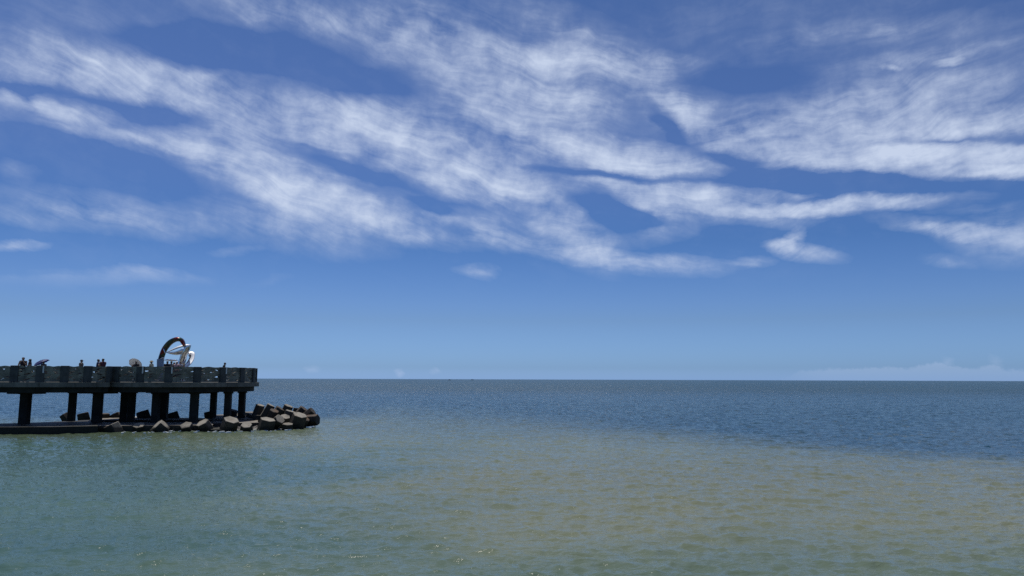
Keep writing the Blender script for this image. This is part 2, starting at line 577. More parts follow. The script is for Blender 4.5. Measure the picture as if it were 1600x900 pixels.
def water_material():
    m, b, p = material('sea_water')
    geo = b.n('ShaderNodeNewGeometry')
    pos = geo.outputs['Position']
    s3 = b.n('ShaderNodeSeparateXYZ')
    b.put(s3.inputs[0], pos)
    x, y = s3.outputs[0], s3.outputs[1]
    # edge of the silt plume: a line across the bay, ragged, sharper towards the open right
    A_, B_ = on(800, 666, 0), on(1600, 734, 0)
    d = (B_ - A_).normalized()
    nx, ny = -d.y, d.x
    if nx * 0 + ny * 1 < 0:
        nx, ny = -nx, -ny
    off = -(A_.x * nx + A_.y * ny)
    dist = b.m('ADD', b.m('ADD', b.m('MULTIPLY', x, nx), b.m('MULTIPLY', y, ny)), off)   # >0 = open sea
    rag = b.noise(b.vec(b.m('MULTIPLY', x, 0.05), b.m('MULTIPLY', y, 0.05)), 1.0, 4, 0.55)
    rag2 = b.noise(b.vec(b.m('MULTIPLY', x, 0.35), b.m('MULTIPLY', y, 0.35)), 1.0, 3, 0.55)
    dist = b.m('ADD', dist, b.m('ADD', b.m('MULTIPLY_ADD', rag, 16.0, -8.0), b.m('MULTIPLY_ADD', rag2, 9.0, -4.5)))
    wdt = b.ramp(x, -8.0, 26.0, 24.0, 6.5)
    openf = b.ramp(dist, b.m('MULTIPLY', wdt, -1.0), wdt)
    # slow patches of suspended silt
    pat = b.noise(b.vec(b.m('MULTIPLY', x, 0.09), b.m('MULTIPLY', y, 0.16), 5.0), 1.0, 5, 0.55, 0.4)
    silt_x = b.ramp(b.m('ADD', x, b.m('MULTIPLY_ADD', pat, 14.0, -7.0)), -11.0, 2.0)
    near = b.ramp(b.m('ADD', y, b.m('MULTIPLY_ADD', pat, 8.0, -4.0)), 12.0, 20.0)
    far_silt = b.ramp(b.m('ADD', y, b.m('MULTIPLY_ADD', pat, 12.0, -6.0)), 33.0, 44.0)
    silt = b.m('MULTIPLY', b.m('MAXIMUM', silt_x, b.m('MULTIPLY', far_silt, b.ramp(x, -24.0, -15.0, 0.0, 0.75))), b.m('MULTIPLY_ADD', near, 0.62, 0.38))
    teal = b.mix(b.ramp(pat, 0.35, 0.7), TEAL_A, TEAL_B)
    green = b.m('MULTIPLY', b.ramp(y, 40.0, 47.0), b.ramp(x, -14.0, -22.0))
    teal = b.mix(b.m('MULTIPLY', green, 0.8), teal, GREEN)
    siltc = b.mix(b.ramp(rag2, 0.25, 0.75), SILT_A, SILT_B)
    siltc = b.mix(b.ramp(y, 26.0, 42.0), siltc, SILT_C)
    c = b.mix(silt, teal, siltc)
    deep = b.mix(b.ramp(y, 80.0, 500.0), DEEP_A, DEEP_B)
    behind = b.m('MULTIPLY', b.ramp(y, 57.0, 75.0), b.ramp(x, -6.0, -20.0))
    openf = b.m('MAXIMUM', openf, behind)
    c = b.mix(openf, c, deep)
    b.put(p.inputs['Base Color'], c)
    p.inputs['IOR'].default_value = 1.33
    p.inputs['Specular IOR Level'].default_value = 0.42
    rgh = b.ramp(y, 14.0, 120.0, 0.045, 0.12, False)
    rgh = b.m('MAXIMUM', rgh, b.ramp(y, 60.0, 300.0, 0.10, 0.32))
    b.put(p.inputs['Roughness'], rgh)
    # small ripples
    def rip(sx, sy, ang, det, seed, dist_=0.0):
        ca, sa = math.cos(ang), math.sin(ang)
        u = b.m('ADD', b.m('MULTIPLY', x, ca * sx), b.m('MULTIPLY', y, sa * sx))
        w = b.m('ADD', b.m('MULTIPLY', x, -sa * sy), b.m('MULTIPLY', y, ca * sy))
        return b.noise(b.vec(u, w, seed), 1.0, det, 0.6, dist_)
    h1 = rip(2.2, 5.0, 0.22, 4, 1.0, 0.3)
    h2 = rip(0.55, 1.5, -0.12, 5, 4.0, 0.2)
    h3 = rip(0.12, 0.42, 0.08, 5, 9.0)
    b1 = b.n('ShaderNodeBump')
    b1.inputs['Strength'].default_value = 1.0
    b1.inputs['Distance'].default_value = RIP1
    b.put(b1.inputs['Height'], h1)
    b2 = b.n('ShaderNodeBump')
    b2.inputs['Strength'].default_value = 1.0
    b.put(b2.inputs['Distance'], b.ramp(y, 20.0, 100.0, 0.05, 0.45))
    b.put(b2.inputs['Height'], h2)
    b.put(b2.inputs['Normal'], b1.outputs[0])
    b3 = b.n('ShaderNodeBump')
    b3.inputs['Strength'].default_value = 1.0
    b.put(b3.inputs['Distance'], b.ramp(y, 80.0, 500.0, 0.0, 0.8))
    b.put(b3.inputs['Height'], h3)
    b.put(b3.inputs['Normal'], b2.outputs[0])
    b.put(p.inputs['Normal'], b3.outputs[0])
    return m


TEAL_A, TEAL_B = (0.050, 0.096, 0.080, 1), (0.062, 0.112, 0.084, 1)
GREEN = (0.066, 0.086, 0.048, 1)
SILT_A, SILT_B = (0.132, 0.142, 0.080, 1), (0.122, 0.138, 0.083, 1)
SILT_C = (0.142, 0.165, 0.100, 1)
DEEP_A, DEEP_B = (0.014, 0.045, 0.060, 1), (0.014, 0.050, 0.068, 1)
RIP1 = 0.045
water = link('water', make_water(), water_material())
tag(water, kind='structure')

# ------------------------------------------------------------------ the pier
DECK_Z = 3.28
RAIL_H = 1.10
FR = [(22, 49.5), (62, 49.7), (100, 50.2), (136, 50.9), (170, 51.8), (202, 52.9)]   # railing posts along the walkway
WALK = [Vector((gx(px, y, DECK_Z), y, 0)) for px, y in FR]
d0 = (WALK[0] - WALK[1])
for k in range(4):                                                                   # on out of the picture to the left
    WALK.insert(0, WALK[0] + d0 * 1.0 + Vector((0, 0.08 * (k + 1), 0)))
PR = 5.7
PC = Vector((gx(277, 57.6, DECK_Z), 57.6, 0))


def circ(th, r=PR):
    return PC + Vector((math.sin(th) * r, -math.cos(th) * r, 0))


TH0, TH1, NB_C = -0.66, 2 * math.pi - 1.39, 17
WALK[-1] = circ(TH0)


def offset_line(line, d):
    out = []
    for i, p in enumerate(line):
        t = (line[min(i + 1, len(line) - 1)] - line[max(i - 1, 0)]).normalized()
        out.append(p + Vector((-t.y, t.x, 0)) * d)     # +d is away from the camera
    return out


BACK = offset_line(WALK, 4.3)
BACK[-1] = circ(TH1)


def outline(o):
    f = offset_line(WALK[:-1], -o)
    b_ = offset_line(WALK[:-1], 4.3 + o)
    ths = [TH0 + (TH1 - TH0) * i / 68 for i in range(69)]
    return f + [circ(t, PR + o) for t in ths] + b_[::-1]


pier = empty('pier', (PC.x, PC.y, 0))
tag(pier, 'dark concrete pier on thick square pillars ending in a round platform over the sea', 'pier')
MB().poly(outline(0.30), DECK_Z - 0.33, DECK_Z).build('deck', M_DECK, pier)
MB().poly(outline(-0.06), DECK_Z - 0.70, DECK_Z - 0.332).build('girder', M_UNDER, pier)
# px centre, depth, width seen, depth of pillar
COLS = [(39.5, 51.4, 20, .5), (-48, 51.6, 20, .5), (113, 55.0, 14, .42), (152.5, 53.3, 18, .5), (195, 57.0, 15, .42), (206, 55.6, 13, .42), (243.5, 54.0, 14, .42),
        (257, 58.5, 14, .42), (303.5, 54.0, 15, .42), (333.5, 59.5, 11.5, .38), (356, 55.8, 12.5, .38), (378, 58.4, 12, .38)]
for px, y, wp, dp in COLS:
    cx = gx(px, y, 1.6)
    w = wp * y / F - dp * abs(cx) / y
    m = MB().box((cx, y, (DECK_Z - 0.70 - 0.4) / 2 - 0.002), (w, dp, DECK_Z - 0.70 + 0.4 - 0.004))
    m.box((cx, y, DECK_Z - 0.70 - 0.075), (w + 0.14, dp + 0.12, 0.13))
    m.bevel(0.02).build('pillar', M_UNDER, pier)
for px0, px1, y in ((17, 66, 51.4), (128, 180, 53.3), (268, 326, 54.6), (232, 270, 56.4)):
    x0, x1 = gx(px0, y, 2.5), gx(px1, y, 2.5)
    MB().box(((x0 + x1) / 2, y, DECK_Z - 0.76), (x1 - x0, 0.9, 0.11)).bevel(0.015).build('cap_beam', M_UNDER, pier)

# railing: square posts and panels of wavy concrete slats
RZ0 = DECK_Z + 0.002


def post_mesh(p, ang, w=0.50, hh=RAIL_H, mat=None):
    m = MB().box((p.x, p.y, RZ0 + hh / 2), (w, 0.26, hh), ang)
    m.bevel(0.015)
    return m


def panel(p, q, rng, parent, curve=None, crest=0.0):
    """five wavy slats between two posts; they touch at the crests and leave lens shaped gaps"""
    m = MB()
    n = 18
    L = (q - p).length
    t = (q - p).normalized()
    nn = Vector((-t.y, t.x, 0))
    rows = 6
    pitch = (RAIL_H - 0.03) / rows
    ph = [rng.uniform(0, 6.28) for _ in range(rows + 1)]
    fr = [rng.choice((1.0, 1.0, 1.5, 2.0)) for _ in range(rows + 1)]

    def seam(k, s):
        base_ = RZ0 + 0.02 + k * pitch
        if k == 0:
            return base_
        if k == rows:
            return base_ + crest * math.sin(math.pi * s) - 0.028 + 0.02 * math.sin(6.28 * s * 1.5 + ph[k])
        return base_ + 0.046 * math.sin(2 * math.pi * fr[k] * s + ph[k])
    for k in range(rows):
        rings = []
        for i in range(n + 1):
            s = i / n
            g0 = 0.0 if k == 0 else 0.002 + 0.055 * max(0, math.sin(2 * math.pi * fr[k] * s * 1.0 + ph[k] * 1.7)) ** 1.5
            g1 = 0.0 if k == rows - 1 else 0.002 + 0.055 * max(0, math.sin(2 * math.pi * fr[k + 1] * s + ph[k + 1] * 1.7)) ** 1.5
            z0 = seam(k, s) + g0
            z1 = seam(k + 1, s) - g1
            c = p.lerp(q, s)
            hw = 0.05 + 0.018 * math.sin(3 * s + k * 2.1)
            rings.append([c + nn * hw + Vector((0, 0, z0)), c - nn * hw + Vector((0, 0, z0)), c - nn * hw + Vector((0, 0, z1)), c + nn * hw + Vector((0, 0, z1))])
        m.loft(rings)
    return m.build('panel', M_RAIL, parent)


M_PLATE = plain('pale_marker_plate', (0.55, 0.56, 0.56), 0.4, 0.0, 0.1)


def railing(pts, label, seed, plates=(), crests=None):
    rng = random.Random(seed)
    root = empty('railing', (pts[0].x, pts[0].y, DECK_Z))
    tag(root, label, 'railing', 'concrete railings along the pier edge')
    for i, p in enumerate(pts):
        a = pts[max(i - 1, 0)]
        b_ = pts[min(i + 1, len(pts) - 1)]
        t = (b_ - a).normalized()
        ang = math.atan2(t.y, t.x)
        post_mesh(p, ang).build('post', M_POST, root)
        if i in plates:
            c = p + t * 0.21 + Vector((t.y, -t.x, 0)) * 0.145
            MB().box((c.x, c.y, RZ0 + RAIL_H - 0.26), (0.085, 0.03, 0.46), ang).build('marker_plate', M_PLATE, root)
    for p, q in zip(pts, pts[1:]):
        t = (q - p).normalized() * 0.249
        panel(p + t, q - t, rng, root, crest=(0.0 if crests is None else crests))
    return root


# posts: 4 outside + 22,62,100,136,170,202 -> the one at 62 px is index 5
railing(WALK, 'front railing of wavy concrete slats and square posts along the straight left walkway', 4, plates=(5,))
CIRC = [circ(TH0 + (TH1 - TH0) * i / NB_C) for i in range(NB_C + 1)]
CIRC[0] = CIRC[0] + (CIRC[1] - CIRC[0]).normalized() * 0.52
railing(CIRC, 'curved railing of wavy slats around the round platform at the pier end', 9, plates=(2, 3, 5), crests=0.04)
BK = offset_line(WALK, 4.3)[:-1]
railing(BK, 'far side railing of the walkway, behind the people on the left', 15)

# ------------------------------------------------------------------ slabs, reef and armour blocks round the pillars


def slab(front, back, z, th, label, mat=M_SLAB, jit=0.05, seed=1):
    rng = random.Random(seed)
    pts = [on(px, py, z) for px, py in front] + [on(px, py, z) for px, py in back[::-1]]
    fine = []
    for i, p in enumerate(pts):
        q = pts[(i + 1) % len(pts)]
        n = max(1, int((q - p).length / 0.5))
        for k in range(n):
            c = p.lerp(q, k / n)
            fine.append(Vector((c.x + rng.uniform(-jit, jit), c.y + rng.uniform(-jit, jit), 0)))
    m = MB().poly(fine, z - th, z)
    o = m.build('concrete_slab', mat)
    tag(o, label, 'concrete slab', 'low concrete slabs under the pier')
    return o


slab([(-120, 669), (0, 667.4), (80, 667), (152, 665.6)], [(-120, 663.5), (0, 661.8), (60, 660), (96, 658.4), (148, 655.6)], 0.45, 1.0,
     'long dark slab carrying the leftmost pillars, its face rising straight from the water', mat=concrete('dark_sea_slab', (0.045, 0.042, 0.038), (0.02, 0.019, 0.018), tide=1.5), seed=2)
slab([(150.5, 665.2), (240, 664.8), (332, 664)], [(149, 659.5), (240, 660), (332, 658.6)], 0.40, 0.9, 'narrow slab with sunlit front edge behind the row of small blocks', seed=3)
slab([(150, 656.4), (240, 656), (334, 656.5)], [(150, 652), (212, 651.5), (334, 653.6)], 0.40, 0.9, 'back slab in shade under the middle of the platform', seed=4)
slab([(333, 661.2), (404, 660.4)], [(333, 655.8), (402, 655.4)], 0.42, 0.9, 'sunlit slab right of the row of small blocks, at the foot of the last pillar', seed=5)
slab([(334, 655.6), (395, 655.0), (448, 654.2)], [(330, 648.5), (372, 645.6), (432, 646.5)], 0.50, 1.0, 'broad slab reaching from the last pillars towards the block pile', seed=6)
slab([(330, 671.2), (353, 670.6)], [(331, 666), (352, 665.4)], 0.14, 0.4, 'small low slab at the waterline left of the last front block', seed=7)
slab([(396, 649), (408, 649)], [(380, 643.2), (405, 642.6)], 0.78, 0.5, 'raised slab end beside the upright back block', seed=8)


def reef():
    a, b_ = on(168, 674, 0.05), on(452, 669.5, 0.05)
    n, mm = 150, 22
    rs = np.random.RandomState(5)
    bm = bmesh.new()
    from mathutils import noise
    vs = []
    for i in range(n + 1):
        row = []
        for j in range(mm + 1):
            u, v = i / n, j / mm
            c = a.lerp(b_, u)
            x_ = c.x + 0.02 * rs.randn()
            y_ = c.y - 0.1 + v * 2.6 + 0.02 * rs.randn()
            z_ = -0.10 + 0.26 * min(1, v * 2.2) + 0.16 * noise.noise((x_ * 2.1, y_ * 2.1, 0)) + 0.09 * noise.noise((x_ * 7, y_ * 7, 3))
            z_ -= 0.3 * max(0, abs(u - 0.5) * 2 - 0.93) / 0.07
            row.append(bm.verts.new((x_, y_, z_)))
        vs.append(row)
    for i in range(n):
        for j in range(mm):
            bm.faces.new((vs[i][j], vs[i + 1][j], vs[i + 1][j + 1], vs[i][j + 1]))
    me = bpy.data.meshes.new('reef')
    bm.to_mesh(me)
    bm.free()
    return me


tag(link('reef', reef(), M_REEF), kind='structure')

BG = 'cast concrete armour blocks around the pier foot'


def block(px, py, y, r, n, L, label, flare=1.12, roll=0.0, aspect=1.0, mat=None, sides=6):
    """tapered hexagonal block: centre of its visible end face, radius, outward normal of that face, length"""
    n = Vector(n).normalized()
    c = at(px, py, y)
    u = n.cross(Vector((0, 0, 1)))
    u = u.normalized() if u.length > 0.05 else Vector((1, 0, 0))
    u = (Matrix.Rotation(roll, 3, n) @ u)
    v = n.cross(u)
    rings = []
    for f, dist in ((1.0, 0.0), (1 + (flare - 1) * .5, -L * .5), (flare, -L)):
        rings.append([c + n * dist + (u * math.cos(t) * aspect + v * math.sin(t)) * r * f for t in [2 * math.pi * k / sides for k in range(sides)]])
    m = MB().loft(rings)
    m.bevel(0.045, 2)
    base_c = c - n * L
    root_me = m.mesh('armour_block')
    org = Vector((base_c.x, base_c.y, 0))
    root_me.transform(Matrix.Translation(-org))
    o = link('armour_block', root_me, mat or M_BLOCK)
    o.location = org
    tag(o, label, 'armour block', BG)
    return o


# front row at the waterline
block(173, 663.5, 50.3, .56, (-0.42, -0.1364, 0.86), .75, 'leftmost front block, long sunlit top tilted down to the left', roll=.2, aspect=1.05)
block(217, 664, 50.6, .40, (0.05, -0.3844, 0.78), .70, 'small hexagonal block second from left in the waterline row', roll=.4)
block(243, 664.5, 50.5, .50, (-0.5, -0.3844, 0.6), .75, 'front block with a diagonal brown sunlit face, third from left in the waterline row', roll=.5, aspect=1.15)
block(290, 664, 50.7, .42, (-0.06, -0.4588, 0.66), .70, 'fourth waterline block from left, pentagon shaped face looking at the viewer', roll=.1, sides=5)
block(315.5, 659.8, 51.0, .44, (-0.3, -0.4092, 0.7), .72, 'waterline block leaning left just before the slab, upright kite shaped top', roll=.9)
block(362, 655.5, 51.2, .52, (0.34, -0.248, 0.85), .95, 'tallest front block, dark face and bright top sloping down to the right', roll=.3, aspect=1.05)
block(385, 663.5, 50.9, .38, (0.12, -0.434, 0.7), .55, 'low yellowish block right of the tallest front block', roll=.2, flare=1.2)
# pile at the tip
block(419.0, 654.8, 52, 0.537, (0.24, -0.1488, 0.94), .95, 'wide block with pale flat top at the front left corner of the pile', roll=.1, aspect=1.0)
block(438.0, 654.5, 52.6, 0.398, (0.62, -0.3844, 0.52), .85, 'block with a pale oval face turned right, beside the wide pale topped one', roll=.5)
block(450.0, 662, 52.6, 0.312, (0.15, -0.217, 0.92), .45, 'low wedge of pale concrete in front of the pile at the water', roll=.2, aspect=1.25)
block(469.2, 648, 53.6, 0.501, (0.34, -0.2108, 0.88), 1.0, 'big block in the front of the pile with bright top and black front', roll=.15, aspect=1.1)
block(496.6, 655.8, 55.5, 0.432, (0.88, -0.186, 0.1), 1.45, 'outermost brown block lying on its side at the right tip of the pile', roll=.3, mat=M_BLOCKD, flare=1.1)
block(407.0, 632.6, 58, 0.346, (0.3, -0.062, 0.95), 1.05, 'barrel like upright block standing alone left of the pile', roll=.4, flare=1.15, sides=8)
block(424.0, 632.8, 57.2, 0.346, (0.45, 0.062, 0.88), 1.1, 'tall block leaning right at the back left of the pile', roll=.2)
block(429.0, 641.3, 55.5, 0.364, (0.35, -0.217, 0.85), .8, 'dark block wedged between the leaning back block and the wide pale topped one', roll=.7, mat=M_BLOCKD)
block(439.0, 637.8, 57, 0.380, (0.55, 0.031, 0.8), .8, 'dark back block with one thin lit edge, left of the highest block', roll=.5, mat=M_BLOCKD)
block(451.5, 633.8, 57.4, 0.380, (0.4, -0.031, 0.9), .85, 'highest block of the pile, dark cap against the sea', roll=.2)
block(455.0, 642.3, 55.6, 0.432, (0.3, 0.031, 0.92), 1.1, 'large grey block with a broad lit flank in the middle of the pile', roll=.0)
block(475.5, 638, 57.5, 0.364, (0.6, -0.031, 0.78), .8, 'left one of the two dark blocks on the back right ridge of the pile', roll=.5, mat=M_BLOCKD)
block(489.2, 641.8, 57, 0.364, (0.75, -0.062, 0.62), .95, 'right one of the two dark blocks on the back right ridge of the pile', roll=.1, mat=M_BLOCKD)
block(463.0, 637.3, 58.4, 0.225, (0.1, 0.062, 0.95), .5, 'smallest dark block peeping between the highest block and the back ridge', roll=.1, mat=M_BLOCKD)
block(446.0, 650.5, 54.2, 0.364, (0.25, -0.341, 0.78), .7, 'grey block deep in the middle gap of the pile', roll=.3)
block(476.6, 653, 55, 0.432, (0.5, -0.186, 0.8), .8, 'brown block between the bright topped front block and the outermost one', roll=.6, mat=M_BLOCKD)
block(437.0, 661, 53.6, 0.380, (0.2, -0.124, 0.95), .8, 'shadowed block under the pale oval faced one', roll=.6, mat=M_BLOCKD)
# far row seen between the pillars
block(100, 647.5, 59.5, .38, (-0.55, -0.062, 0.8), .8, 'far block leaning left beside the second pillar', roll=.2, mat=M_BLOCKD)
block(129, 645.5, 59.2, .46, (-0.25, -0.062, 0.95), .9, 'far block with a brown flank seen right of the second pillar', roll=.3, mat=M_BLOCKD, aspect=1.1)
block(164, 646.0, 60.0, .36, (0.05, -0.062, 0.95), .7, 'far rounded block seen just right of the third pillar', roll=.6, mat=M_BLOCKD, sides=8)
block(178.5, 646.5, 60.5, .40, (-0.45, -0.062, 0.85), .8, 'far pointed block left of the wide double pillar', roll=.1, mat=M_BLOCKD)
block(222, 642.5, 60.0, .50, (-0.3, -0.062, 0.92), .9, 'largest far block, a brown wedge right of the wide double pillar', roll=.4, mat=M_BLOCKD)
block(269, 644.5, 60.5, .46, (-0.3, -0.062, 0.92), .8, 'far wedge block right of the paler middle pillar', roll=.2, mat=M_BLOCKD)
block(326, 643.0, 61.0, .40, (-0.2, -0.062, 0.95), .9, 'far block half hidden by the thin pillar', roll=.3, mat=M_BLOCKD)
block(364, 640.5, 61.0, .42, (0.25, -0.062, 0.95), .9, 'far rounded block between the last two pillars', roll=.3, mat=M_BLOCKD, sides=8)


def foam():
    rng = random.Random(12)
    m = MB()
    spots = [(180, 676, 340, 674, 34), (340, 674.5, 420, 672.5, 26), (420, 672.5, 480, 669, 16), (480, 669, 500, 666, 8), (0, 676.5, 180, 676, 14)]
    for x0, y0, x1, y1, k in spots:
        for _ in range(k):
            f = rng.random()
            p = on(x0 + (x1 - x0) * f, y0 + (y1 - y0) * f + rng.uniform(-1.6, 1.2), 0.03)
            w = rng.uniform(.02, .075) * rng.choice((1, 1, 1.8))
            c = [(p.x + math.cos(t) * w * rng.uniform(.6, 1.3) * 1.6, p.y + math.sin(t) * w * rng.uniform(.6, 1.3)) for t in [2 * math.pi * i / 7 for i in range(7)]]
            m.poly(c, -0.03, rng.uniform(.02, .075))
    for _ in range(26):                                   # wash between the slabs under the deck
        p = on(rng.uniform(206, 238), rng.choice((657.8, 651.2)) + rng.uniform(-.5, .5), 0.05)
        w = rng.uniform(.1, .3)
        c = [(p.x + math.cos(t) * w * rng.uniform(.6, 1.3) * 1.8, p.y + math.sin(t) * w * rng.uniform(.6, 1.3)) for t in [2 * math.pi * i / 7 for i in range(7)]]
        m.poly(c, -0.03, rng.uniform(.03, .10))
    o = m.build('foam', plain('foam', (0.62, 0.66, 0.68), 0.7, 0, 0.1))
    tag(o, 'broken white foam along the blocks and between the slabs', 'foam', kind='stuff')


foam()

# ------------------------------------------------------------------ steel sculpture on the platform
M_STEEL, _b, _p = material('mirror_steel')
_g = _b.n('ShaderNodeNewGeometry')
_p.inputs['Base Color'].default_value = (0.78, 0.80, 0.82, 1)
_p.inputs['Metallic'].default_value = 1.0
_b.put(_p.inputs['Roughness'], _b.ramp(_b.noise(_g.outputs['Position'], 3.0, 4, 0.6), 0.3, 0.7, 0.06, 0.22))
_bp = _b.n('ShaderNodeBump')
_bp.inputs['Distance'].default_value = 0.05
_b.put(_bp.inputs['Height'], _b.noise(_g.outputs['Position'], 1.6, 2, 0.5))
_b.put(_p.inputs['Normal'], _bp.outputs[0])

M_DARKREFL, _b, _p = material('dark_painted_reflections')  # dark steel, its coloured reflections painted into the base colour as cells
_g = _b.n('ShaderNodeNewGeometry')
_v = _b.n('ShaderNodeTexVoronoi')
_v.inputs['Scale'].default_value = 2.6
_b.put(_v.inputs['Vector'], _g.outputs['Position'])
_cr = _b.n('ShaderNodeValToRGB')
_cr.color_ramp.interpolation = 'CONSTANT'
_sp = _b.n('ShaderNodeSeparateColor')
_b.put(_sp.inputs[0], _v.outputs['Color'])
_b.put(_cr.inputs[0], _sp.outputs[0])
_e = _cr.color_ramp.elements
for _q, _c in zip((0, .22, .42, .58, .74, .88), ((.02, .025, .03, 1), (.05, .07, .045, 1), (.04, .06, .10, 1), (.10, .085, .04, 1), (.16, .015, .015, 1), (.03, .03, .035, 1))):
    el_ = _e[0] if _q == 0 else (_e[1] if _q == .22 else _e.new(_q))
    el_.position = _q
    el_.color = _c
_b.put(_p.inputs['Base Color'], _cr.outputs[0])
_p.inputs['Roughness'].default_value = 0.25
_p.inputs['Metallic'].default_value = 0.55

M_SATIN = plain('satin_white_steel', (.85, .86, .88), .42, .15, .05)
M_GREYSTEEL = plain('grey_blue_steel', (.20, .23, .28), .32, .7, .12)
SD = 57.4


def catmull(pts, n=6):
    out = []
    P = [pts[0]] + list(pts) + [pts[-1]]
    for i in range(1, len(P) - 2):
        for k in range(n):
            t = k / n
            out.append(tuple(0.5 * ((2 * b) + (-a + c) * t + (2 * a - 5 * b + 4 * c - d) * t * t + (-a + 3 * b - 3 * c + d) * t ** 3)
                             for a, b, c, d in zip(P[i - 1], P[i], P[i + 1], P[i + 2])))
    out.append(tuple(pts[-1]))
    return out


def ribbon(ctrl, name, mat, parent, depth=0.18, twist=0.0, plane=None):
    """metal band: (px, py, offset in depth, half width px) swept with a rounded flat section"""
    pts = catmull(ctrl)
    k = SD / F
    rings = []
    # a blade with a plane leans back: its upper points stand farther off
    tilt = 0.0 if plane is None else 0.8 * k
    P = [at(a, b_, SD + dd + max(-0.55, (562 - b_) * tilt)) for a, b_, dd, w in pts]
    for i, (p, q) in enumerate(zip(P, pts)):
        t = (P[min(i + 1, len(P) - 1)] - P[max(i - 1, 0)]).normalized()
        back = Vector((0, 1, 0)) if plane is None else Vector(plane)
        side = back.cross(t).normalized()
        back = t.cross(side).normalized()
        a = twist * i / len(P)
        s2 = side * math.cos(a) + back * math.sin(a)
        b2 = back * math.cos(a) - side * math.sin(a)
        w = max(q[3], 0.15) * k
        d = depth * (0.35 + 0.65 * min(1, w / (2.5 * k)))
        rings.append([p + s2 * w * math.cos(u) + b2 * d * math.sin(u) for u in [2 * math.pi * j / 10 for j in range(10)]])
    return MB().loft(rings).build(name, mat, parent, smooth=True)


sc_ = empty('sculpture', (at(272, 590, SD).x, SD, DECK_Z))
tag(sc_, 'tall ring shaped sculpture of dark and mirror steel bands standing on the round platform', 'sculpture')
zb = 597.5
ribbon([(250.5, zb, 0, 4.6), (250.8, 580, 0, 4.8), (250.6, 570, 0, 4.9), (250.8, 561, 0, 5.0)], 'base', M_GREYSTEEL, sc_, 0.30)
ribbon([(251, 563, .02, 4.0), (253, 556, 0, 4.0), (256.5, 547, -.05, 4.1), (261.5, 539.5, -.1, 4.2), (268, 533.5, -.1, 4.1), (276, 530.2, -.1, 3.6), (282.5, 531, -.05, 3.2), (286, 535, .1, 2.6), (288.5, 540, .3, 1.6)],
       'arch', M_DARKREFL, sc_, 0.26)
ribbon([(250.5, 561.0, -.28, .4), (254.5, 559.0, -.30, .7), (257, 561, -.3, .3)], 'trim', M_STEEL, sc_, 0.05)
ribbon([(255.5, 545, -.36, .4), (257, 549, -.38, .7), (258.5, 552.5, -.36, .3)], 'trim', M_STEEL, sc_, 0.05)
ribbon([(261, 550.2, -.2, .4), (268, 547, -.35, 1.5), (277, 543.2, -.45, 2.2), (286, 540.4, -.4, 2.3), (292, 539.2, -.3, 1.8), (297.8, 538.8, -.1, .5)], 'upper_wing', M_SATIN, sc_, 0.05, 0.0, (0, 0.75, -0.65))
ribbon([(260.5, 550.5, -.2, .4), (266, 551.6, -.3, 1.6), (274, 552.0, -.35, 2.2), (281, 550.5, -.3, 2.3), (288, 547.5, -.1, 1.6), (292, 545, .1, .5)], 'lower_wing', M_STEEL, sc_, 0.30, -0.7)
ribbon([(297.2, 539.4, 0, .6), (293, 543.5, 0, 3.6), (289.5, 549, 0, 4.8), (287, 556, 0, 3.6), (285.5, 562, 0, 3.2), (282.5, 570, 0, 3.4), (280.0, 578, 0, 3.2), (279, zb, 0, 3.0)], 'slanting_leg', M_STEEL, sc_, 0.3, 0.9)
ribbon([(292.5, 553, .3, .6), (296, 551.5, .3, 3.4), (299.0, 553.0, .35, 5.0), (300.2, 558, .4, 3.8), (298.8, 563, .4, 3.8), (295.0, 568, .35, 4.3), (290.5, 573, .3, 4.0), (287.5, 579, .3, 3.6), (286, zb, .3, 3.0)],
       'white_loop', M_SATIN, sc_, 0.05, 0.0, (0, 0.7, -0.75))
ribbon([(297.5, 554.5, -.05, .9), (296.8, 559, -.1, .8), (293.5, 565, -.1, .6), (289.5, 570, -.1, .7), (285, 575.5, -.1, .8)], 'dark_band', M_DARKREFL, sc_, 0.12)
ribbon([(257.5, 562.8, .6, .5), (262, 562.2, .6, 1.3), (269, 562.8, .6, 1.5), (275.5, 563.0, .6, 1.2), (277, 563.4, .6, .4)], 'cross_band', M_STEEL, sc_, 0.25)
ribbon([(284.5, 549.5, .2, .3), (280, 549.2, .2, 1.6), (275, 550.0, .2, .4)], 'inner_blade', M_SATIN, sc_, 0.04, 0.0, (0, 0.7, -0.7))
ribbon([(289, 574, 0, .4), (292, 569, 0, 2.2), (296, 566.5, 0, .5)], 'inner_blade', M_SATIN, sc_, 0.04, 0.0, (0, 0.7, -0.7))
ribbon([(285, 547, .5, .5), (294, 543.5, .6, 1.6), (297, 541, .3, 1.0)], 'rear_wing', M_STEEL, sc_, 0.2, 0.6)

# ------------------------------------------------------------------ people


